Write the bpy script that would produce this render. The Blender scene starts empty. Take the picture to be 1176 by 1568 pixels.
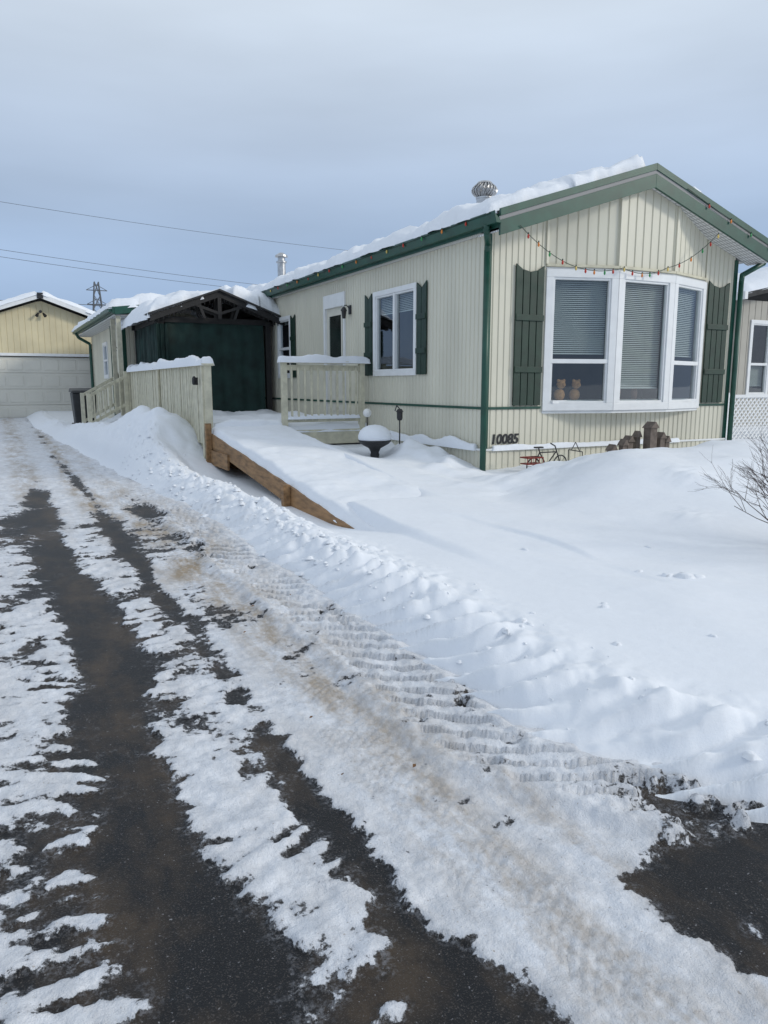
import bpy, bmesh, math, random
import numpy as np
from mathutils import Vector
random.seed(7)
C=bpy.context.scene.collection
# z = 0 is eye level; street level is about z = -1.6
# ------------------------------------------------------------ noise
def vn(x,y,s=0.0):
    x=np.asarray(x,float);y=np.asarray(y,float)
    ix=np.floor(x);iy=np.floor(y);fx=x-ix;fy=y-iy
    fx=fx*fx*fx*(fx*(fx*6-15)+10);fy=fy*fy*fy*(fy*(fy*6-15)+10)
    def h(a,b):
        v=np.sin(a*127.1+b*311.7+s*74.7)*43758.5453
        return v-np.floor(v)
    a=h(ix,iy);b=h(ix+1,iy);c=h(ix,iy+1);d=h(ix+1,iy+1)
    return (a+(b-a)*fx+(c-a)*fy+(a-b-c+d)*fx*fy)*2-1
def fbm(x,y,o=4,s=0.0):
    r=0;a=1;t=0
    for i in range(o):
        # rotate every octave to hide the lattice
        c_,s_=math.cos(.5+i*1.1),math.sin(.5+i*1.1)
        r=r+a*vn((x*c_-y*s_)*2**i+i*13.7,(x*s_+y*c_)*2**i-i*7.3,s+i);t+=a;a*=.5
    return r/t
def S(t):
    t=np.clip(t,0,1);return t*t*(3-2*t)
# ------------------------------------------------------------ materials
def new_mat(name):
    m=bpy.data.materials.new(name);m.use_nodes=True
    return m,m.node_tree,m.node_tree.nodes['Principled BSDF']
def mat(name,col,rough=.6,metal=0,var=.12,scale=6,bump=.15,bscale=60,spec=.5,dirt=None,stretch=None):
    m,t,b=new_mat(name);n=t.nodes;l=t.links
    tc=n.new('ShaderNodeTexCoord');mp=n.new('ShaderNodeMapping')
    l.new(tc.outputs['Object'],mp.inputs[0])
    if stretch: mp.inputs['Scale'].default_value=stretch
    no=n.new('ShaderNodeTexNoise');no.inputs['Scale'].default_value=scale;no.inputs['Detail'].default_value=6
    l.new(mp.outputs[0],no.inputs['Vector'])
    mx=n.new('ShaderNodeMix');mx.data_type='RGBA'
    d=dirt if dirt else [c*(1-2.5*var) for c in col]
    mx.inputs['A'].default_value=(*[min(1,c*(1+var)) for c in col],1)
    mx.inputs['B'].default_value=(*d,1)
    rp=n.new('ShaderNodeMapRange');rp.inputs[1].default_value=.35;rp.inputs[2].default_value=.8
    l.new(no.outputs[0],rp.inputs[0]);l.new(rp.outputs[0],mx.inputs['Factor'])
    l.new(mx.outputs['Result'],b.inputs['Base Color'])
    b.inputs['Roughness'].default_value=rough;b.inputs['Metallic'].default_value=metal
    b.inputs['Specular IOR Level'].default_value=spec
    if bump:
        n2=n.new('ShaderNodeTexNoise');n2.inputs['Scale'].default_value=bscale;n2.inputs['Detail'].default_value=4
        l.new(mp.outputs[0],n2.inputs['Vector'])
        bp=n.new('ShaderNodeBump');bp.inputs['Strength'].default_value=bump;bp.inputs['Distance'].default_value=.01
        l.new(n2.outputs[0],bp.inputs['Height']);l.new(bp.outputs[0],b.inputs['Normal'])
    return m
SIDING=mat('cream_siding',(.64,.615,.505),.5,var=.07,scale=1.2,bump=.05,bscale=20,stretch=(1,1,.25))
SIDING2=mat('yellow_siding',(.66,.58,.38),.6,var=.06,scale=1.5,bump=.05)
TAN=mat('tan_siding',(.40,.38,.33),.6,var=.05,scale=2)
GREEN=mat('green_trim_paint',(.009,.066,.044),.4,var=.15,scale=5,bump=.05)
DGREEN=mat('dark_green_shutter_paint',(.010,.034,.021),.5,var=.15,scale=8,bump=.2)
WHITE=mat('white_vinyl',(.76,.77,.77),.4,var=.03,bump=.03)
CREAMW=mat('cream_painted_wood',(.58,.55,.42),.6,var=.1,scale=9,bump=.25,bscale=40)
WOOD=mat('treated_wood',(.27,.155,.07),.7,var=.25,scale=7,bump=.3,stretch=(3,.6,3))
GREYW=mat('weathered_wood',(.15,.12,.10),.8,var=.2,scale=15,bump=.4)
BLACK=mat('black_metal',(.02,.02,.022),.45,var=.1)
WIREM=mat('weathered_cable',(.08,.09,.10),.6,var=.1)
BLACKW=mat('dark_stained_wood',(.014,.013,.013),.7,var=.2,bump=.3)
FABRIC=mat('green_curtain_fabric',(.009,.030,.026),.85,var=.3,scale=3,bump=.3,bscale=150)
METAL=mat('galvanised_metal',(.5,.5,.5),.35,metal=.9,var=.15,scale=10)
GLOBE=mat('frosted_white_plastic',(.8,.8,.78),.3,var=.02)
RED=mat('red_bulb',(.5,.03,.015),.3,var=.05);ORG=mat('orange_bulb',(.7,.22,.03),.3,var=.05);GRNB=mat('green_bulb',(.03,.28,.08),.3,var=.05);YEL=mat('yellow_bulb',(.75,.55,.15),.3,var=.05)
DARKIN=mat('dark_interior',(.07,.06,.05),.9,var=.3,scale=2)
BLIND=mat('window_blind',(.55,.58,.56),.6,var=.03)
PLASTIC=mat('dark_bin_plastic',(.025,.027,.03),.5)
TOY=mat('tan_plush',(.45,.24,.10),.95,var=.1,scale=40,bump=.6,bscale=150)
TWIG=mat('bark_twig',(.07,.05,.045),.8,var=.2)
LEAF=mat('dead_leaf',(.16,.08,.03),.8,var=.2)
SHING=mat('asphalt_shingle',(.04,.04,.04),.9,var=.2)
DOORM=mat('painted_door',(.62,.6,.52),.5,var=.04)
CURT=mat('kitchen_items',(.25,.13,.09),.8,var=.2)
def snow_mat(name,tint=(.80,.83,.875),b1=.35,b2=.25):
    m,t,b=new_mat(name);n=t.nodes;l=t.links
    tc=n.new('ShaderNodeTexCoord')
    a=n.new('ShaderNodeTexNoise');a.inputs['Scale'].default_value=14;a.inputs['Detail'].default_value=8;a.inputs['Roughness'].default_value=.6
    c=n.new('ShaderNodeTexNoise');c.inputs['Scale'].default_value=160;c.inputs['Detail'].default_value=3
    for q in(a,c): l.new(tc.outputs['Object'],q.inputs['Vector'])
    p=n.new('ShaderNodeBump');p.inputs['Strength'].default_value=b1;p.inputs['Distance'].default_value=.03
    q=n.new('ShaderNodeBump');q.inputs['Strength'].default_value=b2;q.inputs['Distance'].default_value=.004
    l.new(a.outputs[0],p.inputs['Height']);l.new(c.outputs[0],q.inputs['Height']);l.new(p.outputs[0],q.inputs['Normal']);l.new(q.outputs[0],b.inputs['Normal'])
    r=n.new('ShaderNodeMix');r.data_type='RGBA';r.inputs['A'].default_value=(*[x*.95 for x in tint],1);r.inputs['B'].default_value=(*[min(1,x*1.03) for x in tint],1)
    l.new(a.outputs[0],r.inputs['Factor']);l.new(r.outputs['Result'],b.inputs['Base Color'])
    b.inputs['Roughness'].default_value=.65;b.inputs['Specular IOR Level'].default_value=.3
    return m
SNOW=snow_mat('snow');SNOWS=snow_mat('soft_yard_snow',b1=.14,b2=.28)
def glass_mat():
    m,t,b=new_mat('window_glass');n=t.nodes;l=t.links
    g=n.new('ShaderNodeBsdfGlossy');g.inputs['Roughness'].default_value=.02;g.inputs['Color'].default_value=(.85,.92,1,1)
    tr=n.new('ShaderNodeBsdfTransparent');tr.inputs['Color'].default_value=(.80,.85,.84,1)
    lw=n.new('ShaderNodeLayerWeight');lw.inputs['Blend'].default_value=.5
    pw=n.new('ShaderNodeMath');pw.operation='POWER';l.new(lw.outputs['Facing'],pw.inputs[0]);pw.inputs[1].default_value=4
    ma=n.new('ShaderNodeMath');ma.operation='MULTIPLY_ADD';l.new(pw.outputs[0],ma.inputs[0]);ma.inputs[1].default_value=.85;ma.inputs[2].default_value=.11
    no=n.new('ShaderNodeTexNoise');no.inputs['Scale'].default_value=1.3
    tc=n.new('ShaderNodeTexCoord');l.new(tc.outputs['Object'],no.inputs['Vector'])
    bp=n.new('ShaderNodeBump');bp.inputs['Strength'].default_value=.03;bp.inputs['Distance'].default_value=.08
    l.new(no.outputs[0],bp.inputs['Height']);l.new(bp.outputs[0],g.inputs['Normal'])
    mx=n.new('ShaderNodeMixShader');l.new(ma.outputs[0],mx.inputs[0]);l.new(tr.outputs[0],mx.inputs[1]);l.new(g.outputs[0],mx.inputs[2])
    l.new(mx.outputs[0],n['Material Output'].inputs[0]);return m
GLASS=glass_mat()
def soffit_mat():
    m,t,b=new_mat('perforated_soffit');n=t.nodes;l=t.links
    tc=n.new('ShaderNodeTexCoord');br=n.new('ShaderNodeTexBrick')
    br.inputs['Color1'].default_value=(.7,.7,.69,1);br.inputs['Color2'].default_value=(.66,.66,.65,1);br.inputs['Mortar'].default_value=(.25,.25,.25,1)
    br.inputs['Scale'].default_value=1;br.inputs['Brick Width'].default_value=.1;br.inputs['Row Height'].default_value=.05;br.inputs['Mortar Size'].default_value=.006;br.offset=0
    l.new(tc.outputs['Object'],br.inputs['Vector']);l.new(br.outputs[0],b.inputs['Base Color']);b.inputs['Roughness'].default_value=.6;return m
SOFF=soffit_mat()
# ------------------------------------------------------------ geometry accumulator
class G:
    def __init__(s): s.v=[];s.f=[]
    def add(s,v,f):
        o=len(s.v);s.v+= [tuple(p) for p in v];s.f+=[tuple(i+o for i in q) for q in f]
    def hexa(s,p): s.add(p,[(0,3,2,1),(4,5,6,7),(0,1,5,4),(1,2,6,5),(2,3,7,6),(3,0,4,7)])
    def box(s,x0,x1,y0,y1,z0,z1): s.hexa([(x0,y0,z0),(x1,y0,z0),(x1,y1,z0),(x0,y1,z0),(x0,y0,z1),(x1,y0,z1),(x1,y1,z1),(x0,y1,z1)])
    def prism(s,poly,ax,a0,a1):
        n=len(poly)
        mk={'y':lambda p,a:(p[0],a,p[1]),'x':lambda p,a:(a,p[0],p[1]),'z':lambda p,a:(p[0],p[1],a)}[ax]
        s.add([mk(p,a0) for p in poly]+[mk(p,a1) for p in poly],[tuple(range(n)),tuple(range(2*n-1,n-1,-1))]+[(i,(i+1)%n,n+(i+1)%n,n+i) for i in range(n)])
    def cyl(s,p0,p1,r0,r1=None,n=10):
        r1=r0 if r1 is None else r1
        p0=Vector(p0);p1=Vector(p1);d=(p1-p0).normalized();a=d.orthogonal().normalized();b=d.cross(a)
        v=[p0+(a*math.cos(2*math.pi*i/n)+b*math.sin(2*math.pi*i/n))*r0 for i in range(n)]+[p1+(a*math.cos(2*math.pi*i/n)+b*math.sin(2*math.pi*i/n))*r1 for i in range(n)]
        s.add(v,[(i,(i+1)%n,n+(i+1)%n,n+i) for i in range(n)]+[tuple(range(n-1,-1,-1)),tuple(range(n,2*n))])
    def tube(s,pts,r,n=6):
        for a,b in zip(pts[:-1],pts[1:]): s.cyl(a,b,r,r,n)
    def lathe(s,c,prof,n=20,ax=(0,0,1)):
        v=[];m=len(prof)
        for r,z in prof:
            for i in range(n):
                t=2*math.pi*i/n;v.append((c[0]+r*math.cos(t),c[1]+r*math.sin(t),c[2]+z))
        f=[(j*n+i,j*n+(i+1)%n,(j+1)*n+(i+1)%n,(j+1)*n+i) for j in range(m-1) for i in range(n)]
        f+=[tuple(range(n-1,-1,-1)),tuple((m-1)*n+i for i in range(n))]
        s.add(v,f)
    def ball(s,c,r,sz=1,n=12):
        s.lathe(c,[(max(1e-4,r*math.sin(math.pi*k/8)),-r*sz*math.cos(math.pi*k/8)) for k in range(9)],n)
    def ob(s,O,U,N,u0,u1,n0,n1,z0,z1):
        P=lambda u,k,z:(O[0]+U[0]*u+N[0]*k,O[1]+U[1]*u+N[1]*k,z)
        s.hexa([P(u0,n0,z0),P(u1,n0,z0),P(u1,n1,z0),P(u0,n1,z0),P(u0,n0,z1),P(u1,n0,z1),P(u1,n1,z1),P(u0,n1,z1)])
    def obj(s,name,par,m,smooth=False,bevel=0,norm=True):
        me=bpy.data.meshes.new(name);me.from_pydata(s.v,[],s.f)
        if norm:
            bm=bmesh.new();bm.from_mesh(me);bmesh.ops.recalc_face_normals(bm,faces=bm.faces);bm.to_mesh(me);bm.free()
        me.materials.append(m)
        o=bpy.data.objects.new(name,me);C.objects.link(o)
        if par: o.parent=par
        if smooth:
            for p in me.polygons:p.use_smooth=True
        if bevel:
            b=o.modifiers.new('b','BEVEL');b.width=bevel;b.segments=2
        return o
def E(name):
    o=bpy.data.objects.new(name,None);C.objects.link(o);return o
def rib(g,O,U,N,u0,u1,z0,z1,p=.1,d=.012,gr=.3):
    """vertical ribbed siding; z0/z1 may be functions of u"""
    us=[u0,u1];k=math.floor(u0/p)
    while k*p<u1+p:
        for q in (0,(1-gr)*p,(1-gr*.75)*p,(1-gr*.25)*p): us.append(k*p+q)
        k+=1
    us=sorted(set(round(u,5) for u in us if u0-1e-6<=u<=u1+1e-6))
    def off(u):
        t=(u/p)%1.0
        a=1-gr;b=1-gr*.75;c=1-gr*.25
        if t<=a+1e-4 or t>.9999:return 0
        if t<b:return -d*(t-a)/(b-a)
        if t<=c+1e-4:return -d
        return -d*(1-t)/(1-c)
    f0=z0 if callable(z0) else (lambda u:z0);f1=z1 if callable(z1) else (lambda u:z1)
    v=[];f=[]
    for u in us:
        k=off(u);x=O[0]+U[0]*u+N[0]*k;y=O[1]+U[1]*u+N[1]*k
        v+=[(x,y,f0(u)),(x,y,f1(u))]
    for i in range(len(us)-1): f.append((2*i,2*i+2,2*i+3,2*i+1))
    g.add(v,f)
def ribwall(g,O,U,N,u0,u1,z0,z1,holes=(),**k):
    cur=u0
    for (a,b,c,d) in sorted(holes):
        if a>cur: rib(g,O,U,N,cur,a,z0,z1,**k)
        rib(g,O,U,N,a,b,z0,c,**k);rib(g,O,U,N,a,b,d,z1,**k);cur=b
    rib(g,O,U,N,cur,u1,z0,z1,**k)
def window(par,name,O,U,N,u0,u1,z0,z1,fw=.08,vs=(),hs=(),blind=(0,0),proj=.03):
    w=E(name);w.parent=par
    P=lambda u,k,zz:(O[0]+U[0]*u+N[0]*k,O[1]+U[1]*u+N[1]*k,zz)
    g=G()
    g.ob(O,U,N,u0,u1,-.08,proj,z0,z0+fw);g.ob(O,U,N,u0,u1,-.08,proj,z1-fw,z1)
    g.ob(O,U,N,u0,u0+fw,-.08,proj-.002,z0+fw,z1-fw);g.ob(O,U,N,u1-fw,u1,-.08,proj-.002,z0+fw,z1-fw)
    for x in vs: g.ob(O,U,N,x-.03,x+.03,-.06,proj-.008,z0+fw,z1-fw)
    for z in hs: g.ob(O,U,N,u0+fw,u1-fw,-.06,proj-.012,z-.03,z+.03)
    a,b,c,d=u0+fw,u1-fw,z0+fw,z1-fw
    g.ob(O,U,N,a,b,-.05,proj-.02,c,c+.03);g.ob(O,U,N,a,b,-.05,proj-.02,d-.03,d)
    g.ob(O,U,N,a,a+.03,-.05,proj-.021,c+.03,d-.03);g.ob(O,U,N,b-.03,b,-.05,proj-.021,c+.03,d-.03)
    g.obj('frame',w,WHITE,bevel=.004)
    g=G();g.add([P(a,-.03,c),P(b,-.03,c),P(b,-.03,d),P(a,-.03,d)],[(0,1,2,3)]);g.obj('glass',w,GLASS,norm=False)
    if blind[1]>blind[0]:
        g=G();z=blind[0]
        g.ob(O,U,N,a+.01,b-.01,-.115,-.10,z-.03,z-.012)
        while z<min(blind[1],d):
            g.add([P(a+.01,-.095,z),P(b-.01,-.095,z),P(b-.01,-.113,z+.019),P(a+.01,-.113,z+.019)],[(0,1,2,3)])
            z+=.027
        g.obj('blind',w,BLIND,norm=False)
    return w
def snowcap(par,name,x0,x1,y0,y1,zf,T=.15,w=.12,res=.06,seed=0,jit=.05,under=.03,m=None,lump=.5,fr=2.2):
    nx=max(6,int((x1-x0)/res));ny=max(6,int((y1-y0)/res))
    X,Y=np.meshgrid(np.linspace(x0,x1,nx+1),np.linspace(y0,y1,ny+1))
    w=min(w,(x1-x0)*.48,(y1-y0)*.48)
    d=np.minimum(np.minimum(X-x0,x1-X),np.minimum(Y-y0,y1-Y));t=np.clip(d/w,0,1)
    prof=np.sqrt(np.clip(1-(1-t)**2,0,1))
    n=fbm(X*fr,Y*fr,4,seed)
    Z=zf(X,Y)+T*prof*np.clip(1+lump*n*1.4,.12,3)-under*(1-prof)
    j=jit*(1-t);ex=fbm(X*3.1,Y*3.1,3,seed+5)
    cx=(x0+x1)/2;cy=(y0+y1)/2
    X2=X+j*ex*np.sign(X-cx);Y2=Y+j*fbm(X*3.3,Y*3.3,3,seed+9)*np.sign(Y-cy)
    g=G();g.v=[tuple(p) for p in np.stack([X2.ravel(),Y2.ravel(),Z.ravel()],1)]
    W=nx+1
    g.f=[(j*W+i,j*W+i+1,(j+1)*W+i+1,(j+1)*W+i) for j in range(ny) for i in range(nx)]
    return g.obj(name,par,m or SNOW,smooth=True,norm=False)
def gridmesh(name,xs,ys,Z,m,attrs=None):
    nx=len(xs);ny=len(ys);X,Y=np.meshgrid(xs,ys)
    co=np.stack([X.ravel(),Y.ravel(),Z.ravel()],1).astype(np.float32)
    i=np.arange(nx-1);j=np.arange(ny-1);I,J=np.meshgrid(i,j);b=(J*nx+I).ravel()
    q=np.stack([b,b+1,b+nx+1,b+nx],1).astype(np.int32)
    me=bpy.data.meshes.new(name);me.vertices.add(len(co));me.vertices.foreach_set('co',co.ravel())
    me.loops.add(q.size);me.loops.foreach_set('vertex_index',q.ravel())
    me.polygons.add(len(q));me.polygons.foreach_set('loop_start',np.arange(0,q.size,4,dtype=np.int32));me.polygons.foreach_set('loop_total',np.full(len(q),4,dtype=np.int32))
    me.update(calc_edges=True);me.polygons.foreach_set('use_smooth',np.ones(len(q),bool))
    for k,a in (attrs or {}).items():
        at=me.attributes.new(k,'FLOAT','POINT');at.data.foreach_set('value',a.ravel().astype(np.float32))
    me.materials.append(m);o=bpy.data.objects.new(name,me);C.objects.link(o);return o
def axis(segs):
    out=[segs[0][0]]
    for a,b,s in segs:
        n=max(1,int(round((b-a)/s)));out+=list(np.linspace(a,b,n+1)[1:])
    return np.array(out)
# ------------------------------------------------------------ terrain
def gz(y): return -1.6+.014*np.clip(y,-5,34)
def toe(y): return 2.0+.5*S((2.7-y)/1.3)-.062*np.clip(y-8.5,0,16)+.05*vn(y*1.3,y*0,3)
def ramp_z(y): return -.77-(11.9-y)*.1165
def yard(x,y):
    g=gz(y);t=toe(y);d=x-t
    hb=.23+.05*fbm(y*.6,x*.3,2,11)
    s=S((d+.24)/.74)
    bank=g-.03+(hb+.03)*s
    bank=bank-.3*S((-.20-d)/.22)
    hol=S((d-.5)/.35)*S((y-5.6)/1.6)*(1-S((y-12.4)/.8))
    bank=bank-(hb-.07)*hol
    zy=np.interp(y,[-600,0,4.5,7,9,12,30,600],[-1.38,-1.36,-1.28,-1.21,-1.13,-1.02,-.95,-.9])+.035*fbm(x*.7,y*.7,4,21)
    k=S((y-5.6)/1.2);x0=2.75+1.25*k;x1=x0+1.0-.72*k
    w=S((x-x0)/(x1-x0))
    lift=np.clip(ramp_z(y)+.115-zy,-.05,.4)*np.exp(-np.clip(x-4.3,0,9)/.8)*S((y-5.2)/1)*(1-S((y-10.2)/1.2))
    z=bank*(1-w)+(zy+lift)*w
    # the foot of the ramp is buried
    a=zy;b=ramp_z(y)+.10;kk=.14;hh=np.clip(.5+.5*(a-b)/kk,0,1);zr=b*(1-hh)+a*hh+kk*hh*(1-hh)
    wr=S((x-3.08)/.14)*(1-S((x-4.5)/.5))*(1-S((y-6.9)/.8))*S((y-3.8)/1.)
    z=z*(1-wr)+np.maximum(z,zr)*wr
    r=(y-6.45)/np.where(y<6.45,1.75,1.25)
    z=z+w*.44*S((x-4.7-.25*vn(y,0*y,2))/1.9)*np.exp(-r*r)*(1+.16*fbm(x*.9,y*.9,3,5))
    z=z+.12*S((x-9)/4)*S((y-2)/3)*(1-S((y-7)/1))
    z=z-.10*np.exp(-((x-5.9)/.8)**2-((y-8.1)/.45)**2)
    nh=S((x-4.4)/.6)*np.exp(-np.abs((y-8.2)/1.6)**3)
    z=z+nh*(.055*fbm(x*2.1,y*2.6,3,91)+.035*np.abs(fbm(x*4,y*4,2,92)))
    z=z+w*.014*fbm(x*2.4+y,y*1.2,3,93)
    z=z+.15*np.exp(-((x-5.45)/.33)**2-np.abs((y-9.6)/1.4)**3)*(1+1.1*fbm(x*3.2,y*3.2,2,8))
    z=z-.10*np.exp(-((x-4.95)/.32)**2-((y-9.9)/.4)**2)
    z=z+.60*np.exp(-np.abs((x-2.72)/.58)**3-np.abs((y-14.2)/2.1)**3)*(1+.25*fbm(x*2,y*2,3,4))
    z=z+.28*np.exp(-((x-2.1)/.6)**2-np.abs((y-16)/4)**4)*S((d+.1)/.3)
    cr=np.exp(-((d-.44)/.22)**2)
    lum=fbm(x*5.5,y*5.5,4,31)
    z=z+cr*(.035*lum+.07*np.abs(fbm(x*8,y*8,3,37))*S((y-3.0)/2))
    # ploughed tyre lug imprints on bank face
    face=S((d+.22)/.1)*(1-S((d-.36)/.18))*(1-S((y-9)/3))
    ph=(y+.95*d-1.0*d*d+.10*fbm(x*1.5,y*1.5,2,41)+.025*fbm(x*6,y*6,2,42))/.215
    q=ph%1.0
    ridge=np.where(q<.3,S(q/.3),1-S((q-.3)/.7))
    z=z+face*(.088*(ridge-.45)*np.clip(.75+1.1*fbm(x*2.3,y*2.3,2,43),.15,1.3)*(.4+.6*S((d+.2)/.22))+.014*fbm(x*11,y*11,3,44))
    stp=x-(3.9+.12*vn(y*1.1,0*y,61));z=z+.03*S(stp/.06)*(1-S((y-5.2)/1))*S((y-3.0)/1.2)*w*(.6+.6*vn(y*2,0*y,3))
    for cx,cy,a,sg in [(6.4,5.4,.05,.25),(5.6,4.7,.03,.2)]:
        z=z+a*np.exp(-((x-cx)**2+(y-cy)**2)/sg**2)*(1+.8*fbm(x*14,y*14,2,6))
    return z
xs=axis([(-600,-60,90),(-60,-10,10),(-10,.8,1.2),(.8,1.5,.05),(1.5,3.1,.0125),(3.1,4.6,.025),(4.6,12,.06),(12,30,1.2),(30,90,10),(90,600,85)])
ys=axis([(-600,-60,90),(-60,-5,11),(-5,1,.25),(1,3.6,.0125),(3.6,7,.022),(7,14,.045),(14,24,.09),(24,40,1),(40,100,10),(100,1500,140)])
X,Y=np.meshgrid(xs,ys)
Z=yard(X,Y)
Z=np.where(X<1.0,np.minimum(Z,gz(Y)-.1),Z)
lf=S((-3.2-X)/1.0)*.5
Z=Z+lf
gridmesh('snowy_ground',xs,ys,Z,SNOWS)
# clods thrown up along the bank
rs=np.random.RandomState(5)
g=G()
N=1100
cy=rs.uniform(1.3,13,N);cx=toe(cy)+.34+rs.normal(0,.20,N);sz=.006+.034*rs.rand(N)**4
extra=[(4.05,3.45,.06),(3.97,3.52,.04),(4.12,3.40,.045),(3.15,3.25,.035),(3.2,3.3,.02),(3.9,3.7,.025),(4.5,4.2,.03),(3.6,4.6,.03),(3.3,2.6,.02)]
cx=np.concatenate([cx,[e[0] for e in extra]]);cy=np.concatenate([cy,[e[1] for e in extra]]);sz=np.concatenate([sz,[e[2] for e in extra]])
keep=(rs.rand(len(cx))<.3+.7*S((cy-2.5)/2.5));keep[N:]=True
cz=yard(cx,cy)
for i in range(len(cx)):
    if not keep[i] or cx[i]<toe(cy[i])-.1:continue
    s=sz[i];rx=rs.uniform(.6,1.4,8);st=rs.uniform(.7,1.3);a0=rs.uniform(0,6.28);v=[]
    for k in range(7):
        a=a0+k*2*math.pi/7;rr=s*rx[k]*1.15;v.append((cx[i]+rr*math.cos(a)*st,cy[i]+rr*math.sin(a)/st,cz[i]-s*.35))
    for k in range(7):
        a=a0+k*2*math.pi/7+.2;rr=s*rx[(k+3)%8]*.7;v.append((cx[i]+rr*math.cos(a)*st,cy[i]+rr*math.sin(a)/st,cz[i]+s*.32*rx[k]))
    v.append((cx[i],cy[i],cz[i]+s*.45))
    g.add(v,[(k,(k+1)%7,7+(k+1)%7,7+k) for k in range(7)]+[(7+k,7+(k+1)%7,14) for k in range(7)])
g.obj('snow_clods',None,SNOW,smooth=True,norm=False)
# driveway
xs=axis([(-4.5,-.3,.12),(-.3,2.6,.0125),(2.6,2.9,.1)])
ys=axis([(-6,.9,.1),(.9,3.6,.0125),(3.6,7,.022),(7,14,.045),(14,30.2,.12)])
X,Y=np.meshgrid(xs,ys)
def strip(c,w,s,p=3): return np.exp(-(np.abs(X-c-.06*vn(Y*.7,Y*0,s)-.03*vn(Y*4,Y*0,s+1))/w)**p)
def win(a,b,v,e): return S((v-a+e)/(2*e))*(1-S((v-b+e)/(2*e)))
wx=.10*fbm(X*3,Y*3,3,101);wy=.10*fbm(X*3,Y*3,3,102)
n1=fbm(X*2.4,Y*1.3,4,71);n2=fbm((X+wx)*7+Y*3,(Y+wy)*14,4,72);n3=fbm((X+wx)*5.5,(Y+wy)*5.5,4,77);n4=fbm(X*17,Y*17,3,78)
far=S((Y-6.5)/3)
cov=np.full(X.shape,.93)
cov-=1.05*strip(.41,.165,1)*(1-.40*S((Y-6.8)/1.6))*(1-S((Y-10.5)/3))
cov-=strip(.97,.075,4,2)*np.interp(Y,[0,2.6,3.2,4.8,5.2,8,9],[.9,.75,.5,.5,.75,.7,.3])
wob=.14*fbm(X*1.6,Y*1.6,2,73)+.07*fbm(X*6,Y*6,3,74)
lugL=np.sin(2*np.pi*(Y+.45*X+wob)/.135);lugM=np.sin(2*np.pi*(Y-.55*X+wob*1.2)/.165)
am=np.clip(.35+1.5*fbm(X*2.2,Y*2.2,3,75),0,1.2)
nearf=1-S((Y-7.5)/3)
cov+=win(-.9,.28,X,.08)*(-.31+.18*lugL*am+.22*n3)*nearf
cov+=win(.56,.95,X,.08)*(-.25+.20*n3+.19*lugM*am)*nearf
cov-=.10*win(1.0,1.5,X,.2)*nearf
cov-=.75*win(.62,1.12,X,.09)*(1-S((Y-1.50)/.25))
cov-=.12*win(-.2,.7,X,.1)*(1-S((Y-1.6)/.3))
cov-=.95*win(1.68,2.9,X+.10*(Y-1.5)+.06*n3,.10)*(1-S((Y-1.50-.14*n1)/.22))
cov-=.30*win(1.95,2.6,X,.1)*(1-S((Y-1.95)/.2))*(1+n2)
for cx_,cy_,sx,sy,a in [(1.5,9.2,.17,1.3,.65),(1.8,5.9,.10,.4,.45),(1.55,6.6,.10,.5,.45),(.15,8.9,.3,.9,.55),(1.05,8.2,.15,1.,.5),(1.3,7.4,.25,.7,.4),(1.0,12.5,.12,3,.3),(1.2,5.2,.12,.7,.3)]:
    cov-=a*np.exp(-((X-cx_)/sx)**2-((Y-cy_)/sy)**2)
cov+=.36*n1+.34*n2*(1-.4*far)+.22*n3+.16*n4
dirt=.6*strip(1.38,.16,8)*(1-far*.5)+.85*far*strip(1.0,.16,9)*(1-S((Y-20)/6))+.65*far*strip(.35,.2,10)+.4*strip(1.65,.08,11)*nearf+.5*win(.9,1.9,X,.2)*np.exp(-((Y-8)/3)**2)
snow=S((cov-.42)/.16)
fine=fbm(X*22,Y*22,3,81)
Zd=gz(Y)+snow*(.012+.008*fine+.009*fbm(X*6,Y*6,3,83)+.004*lugM*win(.5,1.0,X,.1))
tb=win(1.18,1.5,X+.02*vn(Y,0*Y,9),.03)*np.clip(.5+1.5*n3,0,1)
Zd+=snow*tb*.003*np.sign(np.sin(2*np.pi*(Y+.3*np.abs(X-1.34))/.05))*np.sign(np.sin(2*np.pi*X/.05))
tt=toe(Y);la=win(-.50,.0,X-tt,.06)*(1-S((Y-8)/3))
ph=((Y+.75*(X-tt)+wob*.4)/.17)%1
dent=S((ph-.08)/.06)*(1-S((ph-.42)/.06))*win(-.40,-.06,X-tt,.03)*np.clip(.7+fbm(X*1.7,Y*1.7,2,84)*1.6,0,1.15)
Zd+=snow*la*(.035-.045*dent+.006*fine)
Zd+=.02*win(-.12,.3,X-tt,.12)*(1+.5*n2)*snow
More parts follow.
